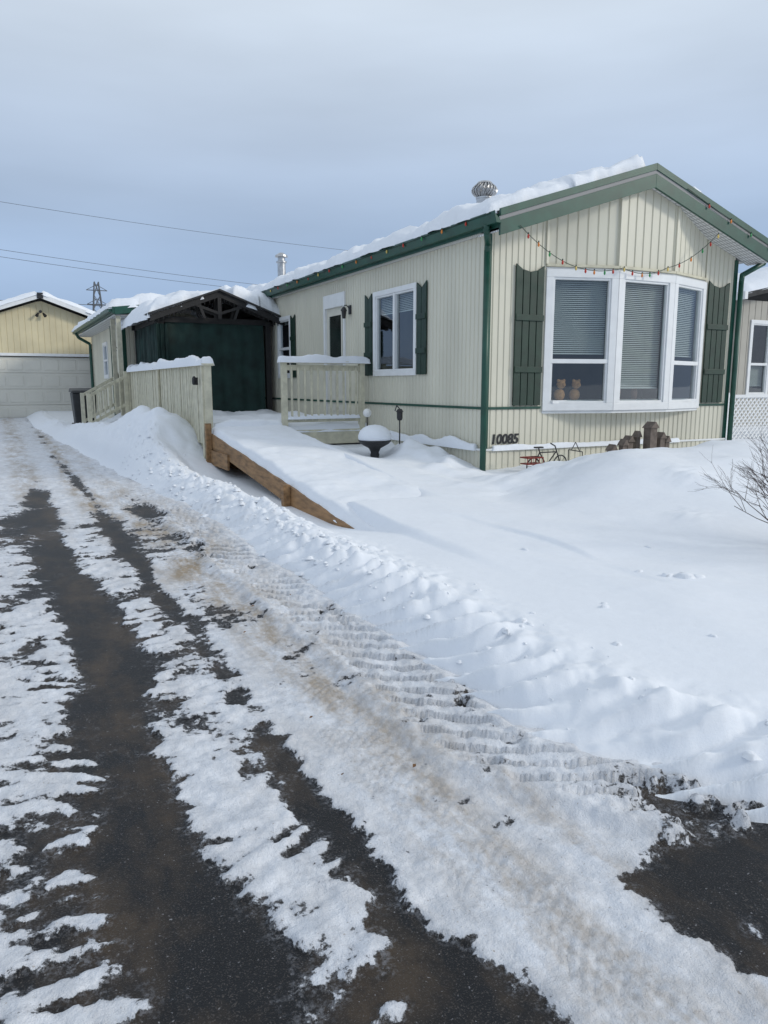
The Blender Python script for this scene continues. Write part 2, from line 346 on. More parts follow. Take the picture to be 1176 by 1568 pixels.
def drive_mat():
    m,t,b=new_mat('snowy_asphalt');n=t.nodes;l=t.links
    tc=n.new('ShaderNodeTexCoord').outputs['Object']
    def noise(s,d=5,st=None,r=.55):
        q=n.new('ShaderNodeTexNoise');q.inputs['Scale'].default_value=s;q.inputs['Detail'].default_value=d;q.inputs['Roughness'].default_value=r
        if st:
            mp=n.new('ShaderNodeMapping');mp.inputs['Scale'].default_value=st;l.new(tc,mp.inputs[0]);l.new(mp.outputs[0],q.inputs['Vector'])
        else:l.new(tc,q.inputs['Vector'])
        return q.outputs[0]
    def M(op,a,b_=0.,c=0.):
        q=n.new('ShaderNodeMath');q.operation=op
        for i,v in enumerate((a,b_,c)):
            if hasattr(v,'is_linked'): l.new(v,q.inputs[i])
            else:q.inputs[i].default_value=v
        return q.outputs[0]
    def MR(v,a,b_,c=0.,d=1.):
        q=n.new('ShaderNodeMapRange');l.new(v,q.inputs[0]);q.inputs[1].default_value=a;q.inputs[2].default_value=b_;q.inputs[3].default_value=c;q.inputs[4].default_value=d;return q.outputs[0]
    def mix(f,a,b_):
        q=n.new('ShaderNodeMix');q.data_type='RGBA';l.new(f,q.inputs['Factor'])
        for k,v in(('A',a),('B',b_)):
            if isinstance(v,tuple):q.inputs[k].default_value=(*v,1)
            else:l.new(v,q.inputs[k])
        return q.outputs['Result']
    def attr(k):
        at=n.new('ShaderNodeAttribute');at.attribute_name=k;return at.outputs['Fac']
    cv=attr('cov');dt=attr('dirt')
    f=noise(26,6,None,.65)
    cc=M('ADD',cv,M('MULTIPLY',M('SUBTRACT',f,.5),.9))
    mask=MR(cc,.45,.52)
    sp=noise(190,3);big=noise(2.6,6,(1.2,.6,1),.65)
    asp=mix(MR(big,.46,.64),(.012,.013,.015),(.055,.041,.029))
    asp=mix(MR(sp,.55,.70),asp,(.085,.076,.070))
    mid=noise(18,5,None,.7);asp=mix(MR(mid,.5,.72,0,.6),asp,(.008,.008,.009))
    frost=M('MULTIPLY',MR(cc,.20,.46),MR(noise(60,5,None,.7),.48,.64));asp=mix(M('MULTIPLY',frost,.5),asp,(.30,.31,.34))
    dust=noise(90,3);asp=mix(MR(dust,.67,.74,0,.6),asp,(.40,.40,.42))
    n3=noise(3.2,6,(1.6,.5,1),.65);n4=noise(30,4)
    sand=M('MULTIPLY',MR(M('ADD',n3,M('MULTIPLY',n4,.35)),.54,.84),M('ADD',dt,.18))
    sn=mix(MR(noise(9,6,None,.65),.35,.7),(.58,.61,.66),(.78,.80,.84))
    sn=mix(sand,sn,(.32,.26,.19))
    crumbs=MR(noise(75,2),.68,.74);sn=mix(M('MULTIPLY',crumbs,.6),sn,(.28,.24,.20))
    edge=MR(cc,.52,.68,1,0);sn=mix(M('MULTIPLY',edge,.45),sn,(.36,.38,.42))
    col=mix(mask,asp,sn)
    l.new(col,b.inputs['Base Color']);l.new(MR(mask,0,1,.5,.6),b.inputs['Roughness']);b.inputs['Specular IOR Level'].default_value=.22
    h=M('ADD',M('MULTIPLY',M('ADD',M('MULTIPLY',noise(40,5,None,.65),.6),M('MULTIPLY',noise(12,5),.9)),M('ADD',M('MULTIPLY',mask,.9),.15)),M('ADD',M('MULTIPLY',mask,.5),M('MULTIPLY',sp,.2)))
    bp=n.new('ShaderNodeBump');bp.inputs['Strength'].default_value=.9;bp.inputs['Distance'].default_value=.016;l.new(h,bp.inputs['Height']);l.new(bp.outputs[0],b.inputs['Normal'])
    return m
gridmesh('driveway',xs,ys,Zd,drive_mat(),{'cov':cov,'dirt':dirt})
g=G()
for i in range(26):
    x=random.choice((1.42,1.5,1.3,1.9))+random.gauss(0,.12);y=random.uniform(2.2,8);s=random.uniform(.006,.017);z=float(gz(y))+.03;a=random.uniform(0,6.28)
    c_,s_=math.cos(a)*s,math.sin(a)*s
    g.add([(x-c_,y-s_,z),(x-s_*.5,y+c_*.5,z+s*.5),(x+c_,y+s_,z+.004),(x+s_*.5,y-c_*.5,z+s*.1)],[(0,1,2,3)])
g.obj('dead_leaves',None,LEAF,norm=False)
# ------------------------------------------------------------ main house
HX0,HX1,HY0,HY1=5.9,10.68,8.5,19.2
FO=(0,HY0);FU=(1,0);FN=(0,-1)
LO=(HX0,0);LU=(0,1);LN=(-1,0)
PX=8.36;ez=2.10;pk=2.95;x0r=5.76;x1r=2*PX-x0r
def rz(x): return ez+(pk-ez)*(1-np.abs(x-PX)/(PX-x0r))
house=E('mobile_home')
topf=lambda u:float(rz(u))-.2
g=G()
ribwall(g,LO,LU,LN,HY0,HY1,-.87,2.0,holes=[(10.36,11.85,.15,1.55),(13.03,14.03,-.68,1.70),(15.92,16.78,.15,1.5)])
g.obj('side_wall',house,SIDING,norm=False)
g=G();ribwall(g,FO,FU,FN,HX0,HX1,-.87,topf,holes=[(6.87,10.0,-.34,1.6)]);g.obj('front_wall',house,SIDING,norm=False)
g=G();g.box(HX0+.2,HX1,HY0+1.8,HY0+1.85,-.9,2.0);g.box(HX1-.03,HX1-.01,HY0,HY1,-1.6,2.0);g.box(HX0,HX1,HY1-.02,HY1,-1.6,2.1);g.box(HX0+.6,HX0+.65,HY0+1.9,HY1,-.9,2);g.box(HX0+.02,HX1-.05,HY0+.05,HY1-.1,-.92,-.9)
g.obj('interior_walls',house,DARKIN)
g=G();rib(g,(HX0-.03,0),LU,LN,HY0-.03,HY1,-1.7,-.885);rib(g,(0,HY0-.03),FU,FN,HX0-.03,HX1,-1.7,-.885);g.obj('skirting',house,SIDING,norm=False)
g=G()
g.box(HX0-.05,HX0-.001,HY0-.05,HY1,-.885,-.86);g.box(HX0,HX1,HY0-.05,HY0-.001,-.885,-.86)
g.obj('ledge_trim',house,WHITE)
g=G()
g.box(HX0-.018,HX0-.002,HY0+.05,HY1,-.33,-.295);g.box(HX0+.05,6.84,HY0-.018,HY0-.002,-.33,-.295);g.box(10.03,HX1-.05,HY0-.018,HY0-.002,-.33,-.295)
g.box(HX0-.02,HX0+.05,HY0-.02,HY0+.05,-1.7,1.95);g.box(HX1-.05,HX1+.02,HY0-.02,HY0+.05,-1.7,1.95)
g.obj('green_trim',house,GREEN,bevel=.003)
g=G()
g.prism([(x0r,ez),(PX,pk),(x1r,ez),(x1r,ez+.04),(PX,pk+.04),(x0r,ez+.04)],'y',8.08,HY1+.2);g.obj('roof_deck',house,SHING)
def chev(y0,y1,a,b):
    g=G();g.prism([(x0r,ez+a),(PX,pk+a),(PX,pk+b),(x0r,ez+b)],'y',y0,y1);g.prism([(PX,pk+a),(x1r,ez+a),(x1r,ez+b),(PX,pk+b)],'y',y0,y1);return g
g=chev(8.04,8.078,-.03,.06);h=chev(8.045,8.078,-.26,-.08);g.add(h.v,h.f);g.obj('gable_fascia',house,GREEN,bevel=.003)
chev(8.055,8.078,-.08,-.03).obj('fascia_vent_strip',house,SOFF)
chev(8.08,HY0+.02,-.21,-.19).obj('gable_soffit',house,SOFF)
g=G()
for s,xe in((-1,x0r),(1,x1r)):
    a=xe;b=xe+s*.11
    g.prism([(a,ez-.12),(b-s*.03,ez-.12),(b,ez-.02),(b,ez+.02),(b-s*.012,ez+.02),(b-s*.012,ez-.01),(a,ez-.10)],'y',8.02,HY1+.2)
g.box(x0r,x0r+.02,8.08,HY1+.2,ez-.16,ez-.001);g.box(x1r-.02,x1r,8.08,HY1+.2,ez-.16,ez-.001)
g.obj('gutters',house,GREEN,bevel=.004)
g=G();g.box(x0r+.02,HX0,8.5,HY1,1.94,1.97);g.box(HX1,x1r-.02,8.5,HY1,1.94,1.97);g.obj('eave_soffit',house,SOFF)
g=G()
dsx=HX0-.06
g.tube([(x0r-.05,8.25,2.0),(x0r-.05,8.27,1.93),(dsx,8.42,1.80),(dsx,8.43,1.7),(dsx,8.43,-1.5)],.042,10)
g.ball((x0r-.05,8.27,1.93),.044);g.ball((dsx,8.42,1.80),.044)
dsx=HX1+.05
g.tube([(x1r+.05,8.25,2.0),(x1r+.05,8.27,1.9),(dsx,8.42,1.72),(dsx,8.43,1.62),(dsx,8.43,-1.2)],.04,10)
g.ball((x1r+.05,8.27,1.9),.042);g.ball((dsx,8.42,1.72),.042)
g.obj('downspouts',house,GREEN,smooth=True)
# bay
B=[(6.87,8.5),(7.90,8.20),(8.99,8.20),(10.0,8.5)]
bay=E('bay_window');bay.parent=house
for i in range(3):
    a=Vector(B[i]);b=Vector(B[i+1]);L=(b-a).length;U=(b-a)/L;N=(U[1],-U[0])
    nm=['left_sash','centre_sash','right_sash'][i]
    window(bay,nm,tuple(a),tuple(U),N,0.0,L,-.36,1.57,fw=.105,hs=() if i==1 else (.33,),blind=[(.46,1.5),(-.02,1.5),(.46,1.5)][i])
    g=G();ax=a.x;ux=U[0]
    rib(g,tuple(a),tuple(U),N,0,L,1.62,lambda u:float(rz(ax+ux*u))-.2,p=.15,d=.014,gr=.2);g.obj('gable_siding',bay,SIDING,norm=False)
    g=G();g.ob(tuple(a),tuple(U),N,0,L,-.02,.03,1.60,1.635);g.obj('wood_strip',bay,CREAMW)
g=G();g.prism(B,'z',1.572,1.598);g.prism(B,'z',-.40,-.362);g.obj('bay_head_and_sill',bay,WHITE,bevel=.004)
g=G()
for p in B: g.box(p[0]-.02,p[0]+.02,p[1]-.025,p[1]+.01,1.635,float(rz(p[0]))-.212)
g.obj('corner_beads',bay,SIDING)
g=G()
for px in(7.22,7.50):
    g.ball((px,8.55,-.14),.08,1.1);g.ball((px,8.52,.01),.065);g.ball((px-.05,8.52,.06),.024);g.ball((px+.05,8.52,.06),.024);g.ball((px,8.46,.0),.028)
g.obj('plush_toys',bay,TOY,smooth=True)
g=G()
for px,zz,r in((8.25,-.1,.06),(8.6,-.13,.05),(9.3,-.12,.06)):
    g.lathe((px,8.48,-.215),[(r*.7,0),(r,zz+.215),(r*.8,.18)],12)
g.obj('sill_pots',bay,CURT,smooth=True)
g=G();g.box(7.0,9.9,8.42,8.75,-.26,-.215);g.obj('sill_shelf',bay,WHITE)
window(house,'living_room_window',LO,LU,LN,10.36,11.85,.15,1.55,vs=(11.1,),blind=(1.2,1.45))
window(house,'kitchen_window',LO,LU,LN,15.92,16.78,.15,1.5,hs=(.8,))
g=G();g.ob(LO,LU,LN,13.03,13.1,-.05,.03,-.68,1.70);g.ob(LO,LU,LN,13.96,14.03,-.05,.03,-.68,1.70);g.ob(LO,LU,LN,13.1,13.96,-.05,.03,1.45,1.70);g.obj('door_frame',house,WHITE,bevel=.004)
g=G();g.ob(LO,LU,LN,13.1,13.96,-.05,-.02,-.68,1.45)
for (a,b,c,d) in[(13.2,13.5,-.5,.2),(13.56,13.86,-.5,.2)]: g.ob(LO,LU,LN,a,b,-.02,-.008,c,d)
g.ob(LO,LU,LN,13.2,13.25,-.02,.0,.4,1.35);g.ob(LO,LU,LN,13.81,13.86,-.02,.0,.4,1.35);g.ob(LO,LU,LN,13.25,13.81,-.02,.0,.4,.45);g.ob(LO,LU,LN,13.25,13.81,-.02,.0,1.3,1.35)
g.obj('door_leaf',house,DOORM,bevel=.004)
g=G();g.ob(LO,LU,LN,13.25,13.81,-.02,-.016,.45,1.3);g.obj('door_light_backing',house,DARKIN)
g=G();g.ob(LO,LU,LN,13.25,13.81,-.012,-.010,.45,1.3);g.obj('door_light',house,GLASS)
g=G();g.cyl((HX0+.01,13.18,.32),(HX0-.05,13.18,.32),.02);g.ball((HX0-.06,13.18,.32),.03);g.obj('door_knob',house,METAL)
def shutter(O,U,N,u0,u1,z0,z1,n=3):
    g=G();w=(u1-u0)/n
    for i in range(n):
        a=u0+i*w+.006;b=u0+(i+1)*w-.006
        t0=abs((i)/n-.5)*2;t1=abs((i+1)/n-.5)*2
        h0=z1-.09*(1-t0**2);h1=z1-.09*(1-t1**2)
        P=lambda u,k,z:(O[0]+U[0]*u+N[0]*k,O[1]+U[1]*u+N[1]*k,z)
        g.hexa([P(a,.012,z0),P(b,.012,z0),P(b,.035,z0),P(a,.035,z0),P(a,.012,h0),P(b,.012,h1),P(b,.035,h1),P(a,.035,h0)])
    for z in(z0+(z1-z0)*.26,z0+(z1-z0)*.63): g.ob(O,U,N,u0+.005,u1-.005,.036,.055,z-.04,z+.04)
    g.obj('shutter',house,DGREEN,bevel=.003)
shutter(FO,FU,FN,6.34,6.82,-.28,1.6,4);shutter(FO,FU,FN,10.05,10.53,-.28,1.6,4)
for a,b in((10.03,10.33),(11.88,12.16)): shutter(LO,LU,LN,a,b,.16,1.54,2)
shutter(LO,LU,LN,15.62,15.89,.16,1.49,2)
def text(s,loc,size,m,par,name,rot=(math.pi/2,0,0)):
    c=bpy.data.curves.new(name,'FONT');c.body=s;c.size=size;c.extrude=.006;c.offset=.004;c.shear=.12
    o=bpy.data.objects.new('tmp',c);C.objects.link(o);dg=bpy.context.evaluated_depsgraph_get()
    me=bpy.data.meshes.new_from_object(o.evaluated_get(dg));bpy.data.objects.remove(o)
    me.materials.clear();me.materials.append(m);q=bpy.data.objects.new(name,me);C.objects.link(q);q.location=loc;q.rotation_euler=rot;q.parent=par
text('10085',(6.0,HY0-.008,-.80),.19,BLACK,house,'house_number')
def lamp(par,x,y,z):
    l=E('wall_lantern');l.parent=par
    g=G();g.box(x-.02,x,y-.05,y+.05,z-.08,z+.08);g.tube([(x-.02,y,z+.02),(x-.08,y,z+.08),(x-.13,y,z+.06)],.009)
    g.lathe((x-.13,y,z-.16),[(.03,0),(.035,.01),(.05,.13),(.065,.14),(.035,.19),(.01,.21)],6)
    g.obj('lantern',l,BLACK)
lamp(house,HX0,12.82,1.35)
v=G();c=(6.85,10.0,2.52)
v.lathe(c,[(.12,0),(.12,.26),(.13,.26),(.13,.28)],16)
for i in range(20):
    t=2*math.pi*i/20
    pts=[]
    for k in range(7):
        ph=k/6*math.pi;r=.1+.09*math.sin(ph);tt_=t+k*.09
        pts.append((c[0]+r*math.cos(tt_),c[1]+r*math.sin(tt_),c[2]+.28+.2*k/6))
    v.tube(pts,.012,4)
v.lathe((c[0],c[1],c[2]+.28),[(.09,0),(.14,.1),(.1,.19),(.12,.20),(.1,.225),(.02,.235)],16)
v.obj('turbine_vent',house,METAL)
v=G();v.lathe((6.6,18.4,2.36),[(.1,0),(.1,.62),(.13,.62),(.13,.66),(.09,.67),(.09,.75),(.16,.76),(.15,.80),(.05,.86)],16);v.obj('chimney_pipe',house,METAL)
v=G();v.lathe((7.2,13.4,2.4),[(.05,0),(.05,.3)],10);v.obj('plumbing_vent',house,METAL)
snowcap(house,'roof_snow_left',x0r-.12,PX-.12,8.12,HY1+.15,lambda x,y:rz(np.maximum(x,x0r))+.04,T=.165,w=.13,res=.045,seed=2,jit=.10,lump=.6,fr=2.6)
snowcap(house,'roof_snow_right',PX+.15,x1r-.1,8.22,HY1+.15,lambda x,y:rz(x)+.04,T=.04,w=.2,res=.1,seed=3,jit=.15,lump=.9)
for i,(a,b) in enumerate(((9.1,9.5),(9.75,9.95),(10.2,10.75))):
    snowcap(house,'roof_snow_patch',a,b,8.06,8.5,lambda x,y:rz(x)+.045,T=.08,w=.09,res=.03,seed=60+i,jit=.08,lump=.8,fr=5)
snowcap(house,'ledge_snow',HX0-.10,HX0+.0,8.6,12,lambda x,y:0*x-.86,T=.09,w=.06,res=.02,seed=5,jit=.01,lump=.6)
snowcap(house,'ledge_snow_front',6.0,9.6,HY0-.07,HY0+.0,lambda x,y:0*x-.86,T=.04,w=.05,res=.02,seed=6,jit=.01,lump=.6)
xl=E('christmas_lights');xl.parent=house
def string(pts,sp=.2):
    wire=G();bulbs={0:G(),1:G(),2:G(),3:G()}
    acc=[]
    for a,b,sg in pts:
        a=Vector(a);b=Vector(b);n=max(2,int((b-a).length/.08))
        for i in range(n+1):
            t=i/n;p=a.lerp(b,t);p.z-=sg*4*t*(1-t);acc.append(p)
    wire.tube(acc,.005,5);L=0;k=0
    for a,b in zip(acc[:-1],acc[1:]):
        L+=(b-a).length
        if L>sp:
            L=0;q=bulbs[[0,1,2,0,3][k%5]];k+=1
            dx=random.uniform(-.02,.02)
            q.lathe((b.x+dx,b.y-.01,b.z-.055),[(.003,0),(.012,.012),(.015,.028),(.010,.045),(.009,.055)],8)
            wire.cyl((b.x+dx,b.y-.01,b.z-.004),(b.x+dx,b.y-.01,b.z+.02),.009,.009,6)
    wire.obj('wire',xl,DGREEN)
    for i,m in enumerate((RED,ORG,GRNB,YEL)):
        if bulbs[i].v:bulbs[i].obj('bulbs',xl,m,smooth=True)
string([((PX+.6,8.03,2.74),(x1r,8.03,ez-.04),.02)],.42)
string([((x0r-.12,8.1,ez+.0),(x0r-.12,19,ez+.0),.02)],.55)
string([((6.05,8.03,1.98),(6.95,8.12,1.58),.05),((6.95,8.12,1.58),(7.9,8.12,1.60),.06),((7.9,8.12,1.60),(8.75,8.12,1.66),.08),((8.75,8.12,1.66),(9.65,8.05,2.18),.08)],.17)
# ------------------------------------------------------------ deck, ramp and railings
deck=E('wooden_deck_and_ramp')
g=G()
y=12.0
while y<20.2:
    g.box(3.07,5.86,y,y+.135,-.79,-.75);y+=.14
g.obj('deck_boards',deck,WOOD,bevel=.003)
g=G();g.box(4.32,5.86,11.96,12.0,-1.0,-.75);g.box(3.03,3.07,12.0,20.2,-1.02,-.75);g.obj('rim_joists',deck,CREAMW,bevel=.004)
def ramp_board(x0,x1,y0,y1,a,b):
    g=G();g.hexa([(x0,y0,ramp_z(y0)+a),(x1,y0,ramp_z(y0)+a),(x1,y1,ramp_z(y1)+a),(x0,y1,ramp_z(y1)+a),(x0,y0,ramp_z(y0)+b),(x1,y0,ramp_z(y0)+b),(x1,y1,ramp_z(y1)+b),(x0,y1,ramp_z(y1)+b)]);return g
ramp_board(3.03,3.07,5.2,8.33,-.24,.0).obj('stringer_left_lower',deck,WOOD,bevel=.004)
ramp_board(3.03,3.07,8.335,11.95,-.23,.0).obj('stringer_left_upper',deck,WOOD,bevel=.004)
ramp_board(4.10,4.14,5.2,11.95,-.24,.0).obj('stringer_right',deck,WOOD,bevel=.004)
ramp_board(3.075,4.095,5.0,11.95,-.05,-.01).obj('ramp_deck',deck,WOOD)
g=G();g.box(2.94,3.028,8.3,8.39,-1.6,ramp_z(8.4)+.02);g.box(2.94,3.028,11.86,11.95,-1.6,-.6);g.box(4.22,4.31,11.96,12.05,-1.6,-.8);g.obj('ramp_posts',deck,WOOD,bevel=.005)
g=G();g.box(3.0,3.03,10.9,12.0,-1.25,-1.02);g.box(3.1,4.1,11.9,11.95,-1.35,-.8);g.obj('under_braces',deck,WOOD)
snowcap(deck,'ramp_snow',3.04,4.36,4.9,12.3,lambda x,y:ramp_z(np.minimum(y,12.1))-.02,T=.12,w=.07,res=.035,seed=11,jit=.03,lump=.25,m=SNOWS)
snowcap(deck,'deck_snow',3.08,5.88,11.95,17.2,lambda x,y:0*x-.76,T=.14,w=.12,res=.06,seed=12,jit=.02,lump=.6,m=SNOWS)
g=G()
for x in(4.30,5.72): g.box(x-.045,x+.045,11.95,12.04,-.95,.36)
g.box(4.345,5.675,11.97,12.01,.24,.33);g.box(4.345,5.675,11.97,12.01,-.62,-.54)
x=4.42
while x<5.66:
    g.box(x-.018,x+.018,11.945,11.969,-.6,.30);x+=.118
g.box(4.22,5.85,11.9,12.08,.361,.395)
g.obj('front_guard_rail',deck,CREAMW,bevel=.004)
snowcap(deck,'rail_snow',4.20,5.87,11.88,12.10,lambda x,y:0*x+.395,T=.09,w=.07,res=.025,seed=14,jit=.02)
snowcap(deck,'low_rail_snow',4.34,5.68,11.93,12.02,lambda x,y:0*x-.54,T=.05,w=.04,res=.02,seed=15,jit=.005)
g=G();y=12.16
while y<19.38:
    dz=random.uniform(-.006,.006);g.box(2.996+dz,3.018+dz,y,y+.078,-.95,.30);y+=.098
g.obj('railing_pickets',deck,CREAMW,bevel=.003)
g=G();g.box(3.02,3.06,12.1,19.4,.18,.30);g.box(3.02,3.06,12.1,19.4,-.74,-.62);g.box(3.03,3.045,12.1,19.4,-.9,.25)
g.obj('railing_backing',deck,SIDING)
g=G();g.box(2.94,3.14,12.0,19.5,.30,.335)
for y in(12.1,15.7,19.4): g.box(2.95,2.99,y-.045,y+.045,-1.4,.30)
g.box(2.98,3.1,12.02,12.12,-1.4,.30);g.obj('railing_cap_and_posts',deck,CREAMW,bevel=.004)
snowcap(deck,'fence_snow',2.92,3.16,12.0,19.5,lambda x,y:0*x+.335,T=.10,w=.08,res=.03,seed=16,jit=.02,lump=.9)
g=G();g.box(2.91,2.95,12.3,12.4,-.0,.12);g.lathe((2.90,12.35,.0),[(.02,0),(.035,.02),(.035,.1),(.015,.14)],8)
g.obj('post_light',deck,BLACK)
g=G()
for i in range(4):
    x=2.98-.25*(i+1);z=-.78-.11*(i+1);g.box(x,x+.27,19.5,20.9,z-.04,z)
for y in(19.45,20.92): g.hexa([(2.0,y,-1.35),(3.0,y,-.9),(3.0,y+.04,-.9),(2.0,y+.04,-1.35),(2.0,y,-1.15),(3.0,y,-.75),(3.0,y+.04,-.75),(2.0,y+.04,-1.15)])
for y in(19.42,20.95):
    for x,zt in((2.03,-.2),(2.90,.33)): g.box(x-.045,x+.045,y-.045,y+.045,-1.4,zt)
    for a,b in((-.09,0),(-.75,-.67)):
        g.hexa([(2.03,y-.02,-.22+a),(2.98,y-.02,.3+a),(2.98,y+.02,.3+a),(2.03,y+.02,-.22+a),(2.03,y-.02,-.22+b),(2.98,y-.02,.3+b),(2.98,y+.02,.3+b),(2.03,y+.02,-.22+b)])
    for k in range(6):
        x=2.14+k*.12;z=-.22+(x-2.03)/.95*.52;g.box(x-.018,x+.018,y-.045,y-.021,z-.75,z-.02)
g.obj('stairs_with_handrails',deck,CREAMW,bevel=.003)
snowcap(deck,'stair_snow',2.1,3.0,19.5,20.9,lambda x,y:-.80-(2.98-x)*.44,T=.1,w=.1,res=.06,seed=17)
# ------------------------------------------------------------ gazebo
gz_=E('curtained_gazebo')
g=G()
for x in(3.32,5.72):
    for y in(17.0,20.0): g.box(x-.06,x+.06,y-.06,y+.06,-.75,1.42)
g.box(3.2,5.84,16.95,17.05,1.34,1.46);g.box(3.2,5.84,19.95,20.05,1.34,1.46);g.box(3.26,3.38,17,20,1.34,1.46);g.box(5.66,5.78,17,20,1.34,1.46)
cx=4.52;pz=1.98;e=1.42
for y0,y1 in((16.6,16.68),(16.95,17.03)):
    for s in(-1,1):
        xe=cx+s*1.48
        g.prism([(xe,e-.10),(cx,pz-.10),(cx,pz+.03),(xe,e+.03)],'y',y0,y1)
    g.box(cx-.04,cx+.04,y0+.005,y1-.005,e,pz-.1)
    for s in(-1,1):
        g.prism([(cx,1.50),(cx+s*.55,1.68),(cx+s*.55,1.74),(cx,1.56)],'y',y0+.01,y1-.01)
        g.prism([(cx+s*.30,1.42),(cx+s*.36,1.42),(cx+s*.5,1.80),(cx+s*.44,1.82)],'y',y0+.012,y1-.012)
x=3.1
while x<5.95:
    z=e-.10+(pz-e)*(1-abs(x-cx)/1.48);g.cyl((x,16.64,z+.01),(x,16.64,z-.06),.022,.006,6);x+=.11
g.obj('timber_frame',gz_,BLACKW)
g=G()
for s in(-1,1):
    xe=cx+s*1.52;g.prism([(xe,e+.03),(cx,pz+.03),(cx,pz+.07),(xe,e+.07)],'y',16.55,20.3)
g.obj('roof_panels',gz_,SHING)
def curtain(p0,p1,z0,z1,amp=.03,waves=26):
    g=G();n=120;p0=Vector(p0);p1=Vector(p1);d=(p1-p0).normalized();nn=Vector((d.y,-d.x));rows=14;v=[];f=[]
    for j in range(rows+1):
        for i in range(n+1):
            t=i/n;s=j/rows;a=amp*(math.sin(t*waves*math.pi+math.sin(t*17)+.6*s)+.5*math.sin(t*51+s))*(.5+.6*(1-s))+.025*float(fbm(t*9+s*3,s*5,3,7))
            q=p0.lerp(p1,t)+nn*a;v.append((q.x,q.y,z0+(z1-z0)*s+(.015*math.sin(t*40) if j==0 else 0)))
    for j in range(rows):
        for i in range(n): a=j*(n+1)+i;f.append((a,a+1,a+n+2,a+n+1))
    g.add(v,f);return g
g=curtain((3.42,16.99),(5.62,16.99),-.70,1.34,amp=.018,waves=9);h=curtain((3.30,20),(3.30,17.1),-.6,1.34);g.add(h.v,h.f);h=curtain((3.2,16.9),(3.45,16.9),-.3,1.30,amp=.03,waves=5);g.add(h.v,h.f)
g.obj('curtains',gz_,FABRIC,smooth=True,norm=False)
g=G();g.box(3.38,5.66,17.2,17.24,-.7,1.4);g.obj('inner_screen',gz_,BLACKW)
def gzroof(x,y): return e+.07+(pz-e)*(1-np.abs(x-cx)/1.52)
snowcap(gz_,'roof_snow_left',2.92,cx-.32,16.62,20.5,gzroof,T=.22,w=.3,res=.05,seed=21,jit=.1,under=.1,lump=.5)
snowcap(gz_,'roof_snow_right',cx+.28,6.1,16.6,20.5,lambda x,y:gzroof(x,y)+.04,T=.30,w=.32,res=.05,seed=24,jit=.12,under=.16,lump=.5)
# ------------------------------------------------------------ addition
ad=E('rear_addition')
g=G();AO=(3.2,0)
ribwall(g,AO,LU,LN,20.9,28.6,-1.4,1.72,holes=[(24.6,25.6,.2,1.3)]);rib(g,(0,20.9),FU,FN,3.2,9,-1.4,1.9);g.obj('walls',ad,SIDING,norm=False)
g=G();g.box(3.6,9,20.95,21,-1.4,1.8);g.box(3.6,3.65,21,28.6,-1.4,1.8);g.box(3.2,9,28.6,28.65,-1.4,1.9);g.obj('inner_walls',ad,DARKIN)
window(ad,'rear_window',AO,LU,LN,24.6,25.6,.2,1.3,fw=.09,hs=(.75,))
g=G();g.prism([(2.75,1.78),(9,2.55),(9,2.62),(2.75,1.86)],'y',19.6,28.9);g.obj('roof_slab',ad,SHING)
g=G();g.box(2.70,2.748,19.56,28.92,1.70,1.86);g.prism([(2.75,1.68),(6.2,2.1),(6.2,2.28),(2.75,1.86)],'y',19.55,19.598);g.box(2.62,2.70,19.6,28.9,1.74,1.84)
g.tube([(2.66,28.2,1.76),(2.75,28.3,1.6),(3.12,28.4,1.4),(3.12,28.4,-1.2)],.05,8)
for y in(21.0,23.2): g.box(3.1,3.19,y-.04,y+.04,-1.2,1.7)
g.obj('green_fascia',ad,GREEN)
g=G();g.box(2.75,3.2,19.6,28.9,1.66,1.69);g.obj('soffit',ad,SOFF)
g=G();g.box(2.8,2.9,19.7,19.8,-.75,1.66);g.box(2.8,2.9,20.7,20.8,-.75,1.66);g.obj('porch_posts',ad,CREAMW)
lamp(ad,3.19,22.2,.95)
snowcap(ad,'roof_snow',2.64,9,19.55,28.95,lambda x,y:1.86+np.maximum(x-2.75,0)*.1216,T=.2,w=.25,res=.1,seed=31,jit=.15,under=.05,lump=.5)
# ------------------------------------------------------------ garage
ga=E('detached_garage')
gy=30.2;gc=1.72
g=G();gzf=lambda u:1.86+.36*(3.4-abs(u-gc))-.12 if abs(u-gc)<3.4 else 1.7
ribwall(g,(0,gy),FU,FN,gc-3.3,gc+3.3,-1.3,gzf,holes=[(-1.35,3.42,-1.31,1.02)],p=.2,gr=.15);g.obj('front_wall',ga,SIDING2,norm=False)
g=G();g.box(gc-3.3,gc-3.28,gy+.01,gy+7,-1.3,1.75);g.box(gc+3.28,gc+3.3,gy+.01,gy+7,-1.3,1.75);g.box(gc-3.3,gc+3.3,gy+7,gy+7.05,-1.3,1.75);g.obj('side_walls',ga,SIDING2)
g=G()
for i in range(4):
    z=-1.28+i*.57
    g.box(-1.35,3.42,gy+.06,gy+.1,z,z+.562)
    for k in range(8):
        xx=-1.3+k*.59;g.box(xx+.05,xx+.54,gy+.045,gy+.061,z+.1,z+.46)
g.obj('sectional_door',ga,mat('garage_door_paint',(.66,.64,.57),.5,var=.04,scale=1),bevel=.01)
g=G();g.box(-1.45,3.52,gy-.03,gy-.003,1.02,1.12);g.box(-1.45,-1.352,gy-.03,gy-.003,-1.3,1.02);g.box(3.422,3.52,gy-.03,gy-.003,-1.3,1.02)
for s in(-1,1): g.prism([(gc,3.02),(gc+s*3.75,1.67),(gc+s*3.75,1.84),(gc,3.19)],'y',gy-.40,gy-.36)
g.obj('white_trim',ga,WHITE)
g=G()
for s in(-1,1): g.prism([(gc,3.08),(gc+s*3.75,1.73),(gc+s*3.75,1.83),(gc,3.18)],'y',gy-.358,gy+7.3)
g.obj('roof',ga,SHING)
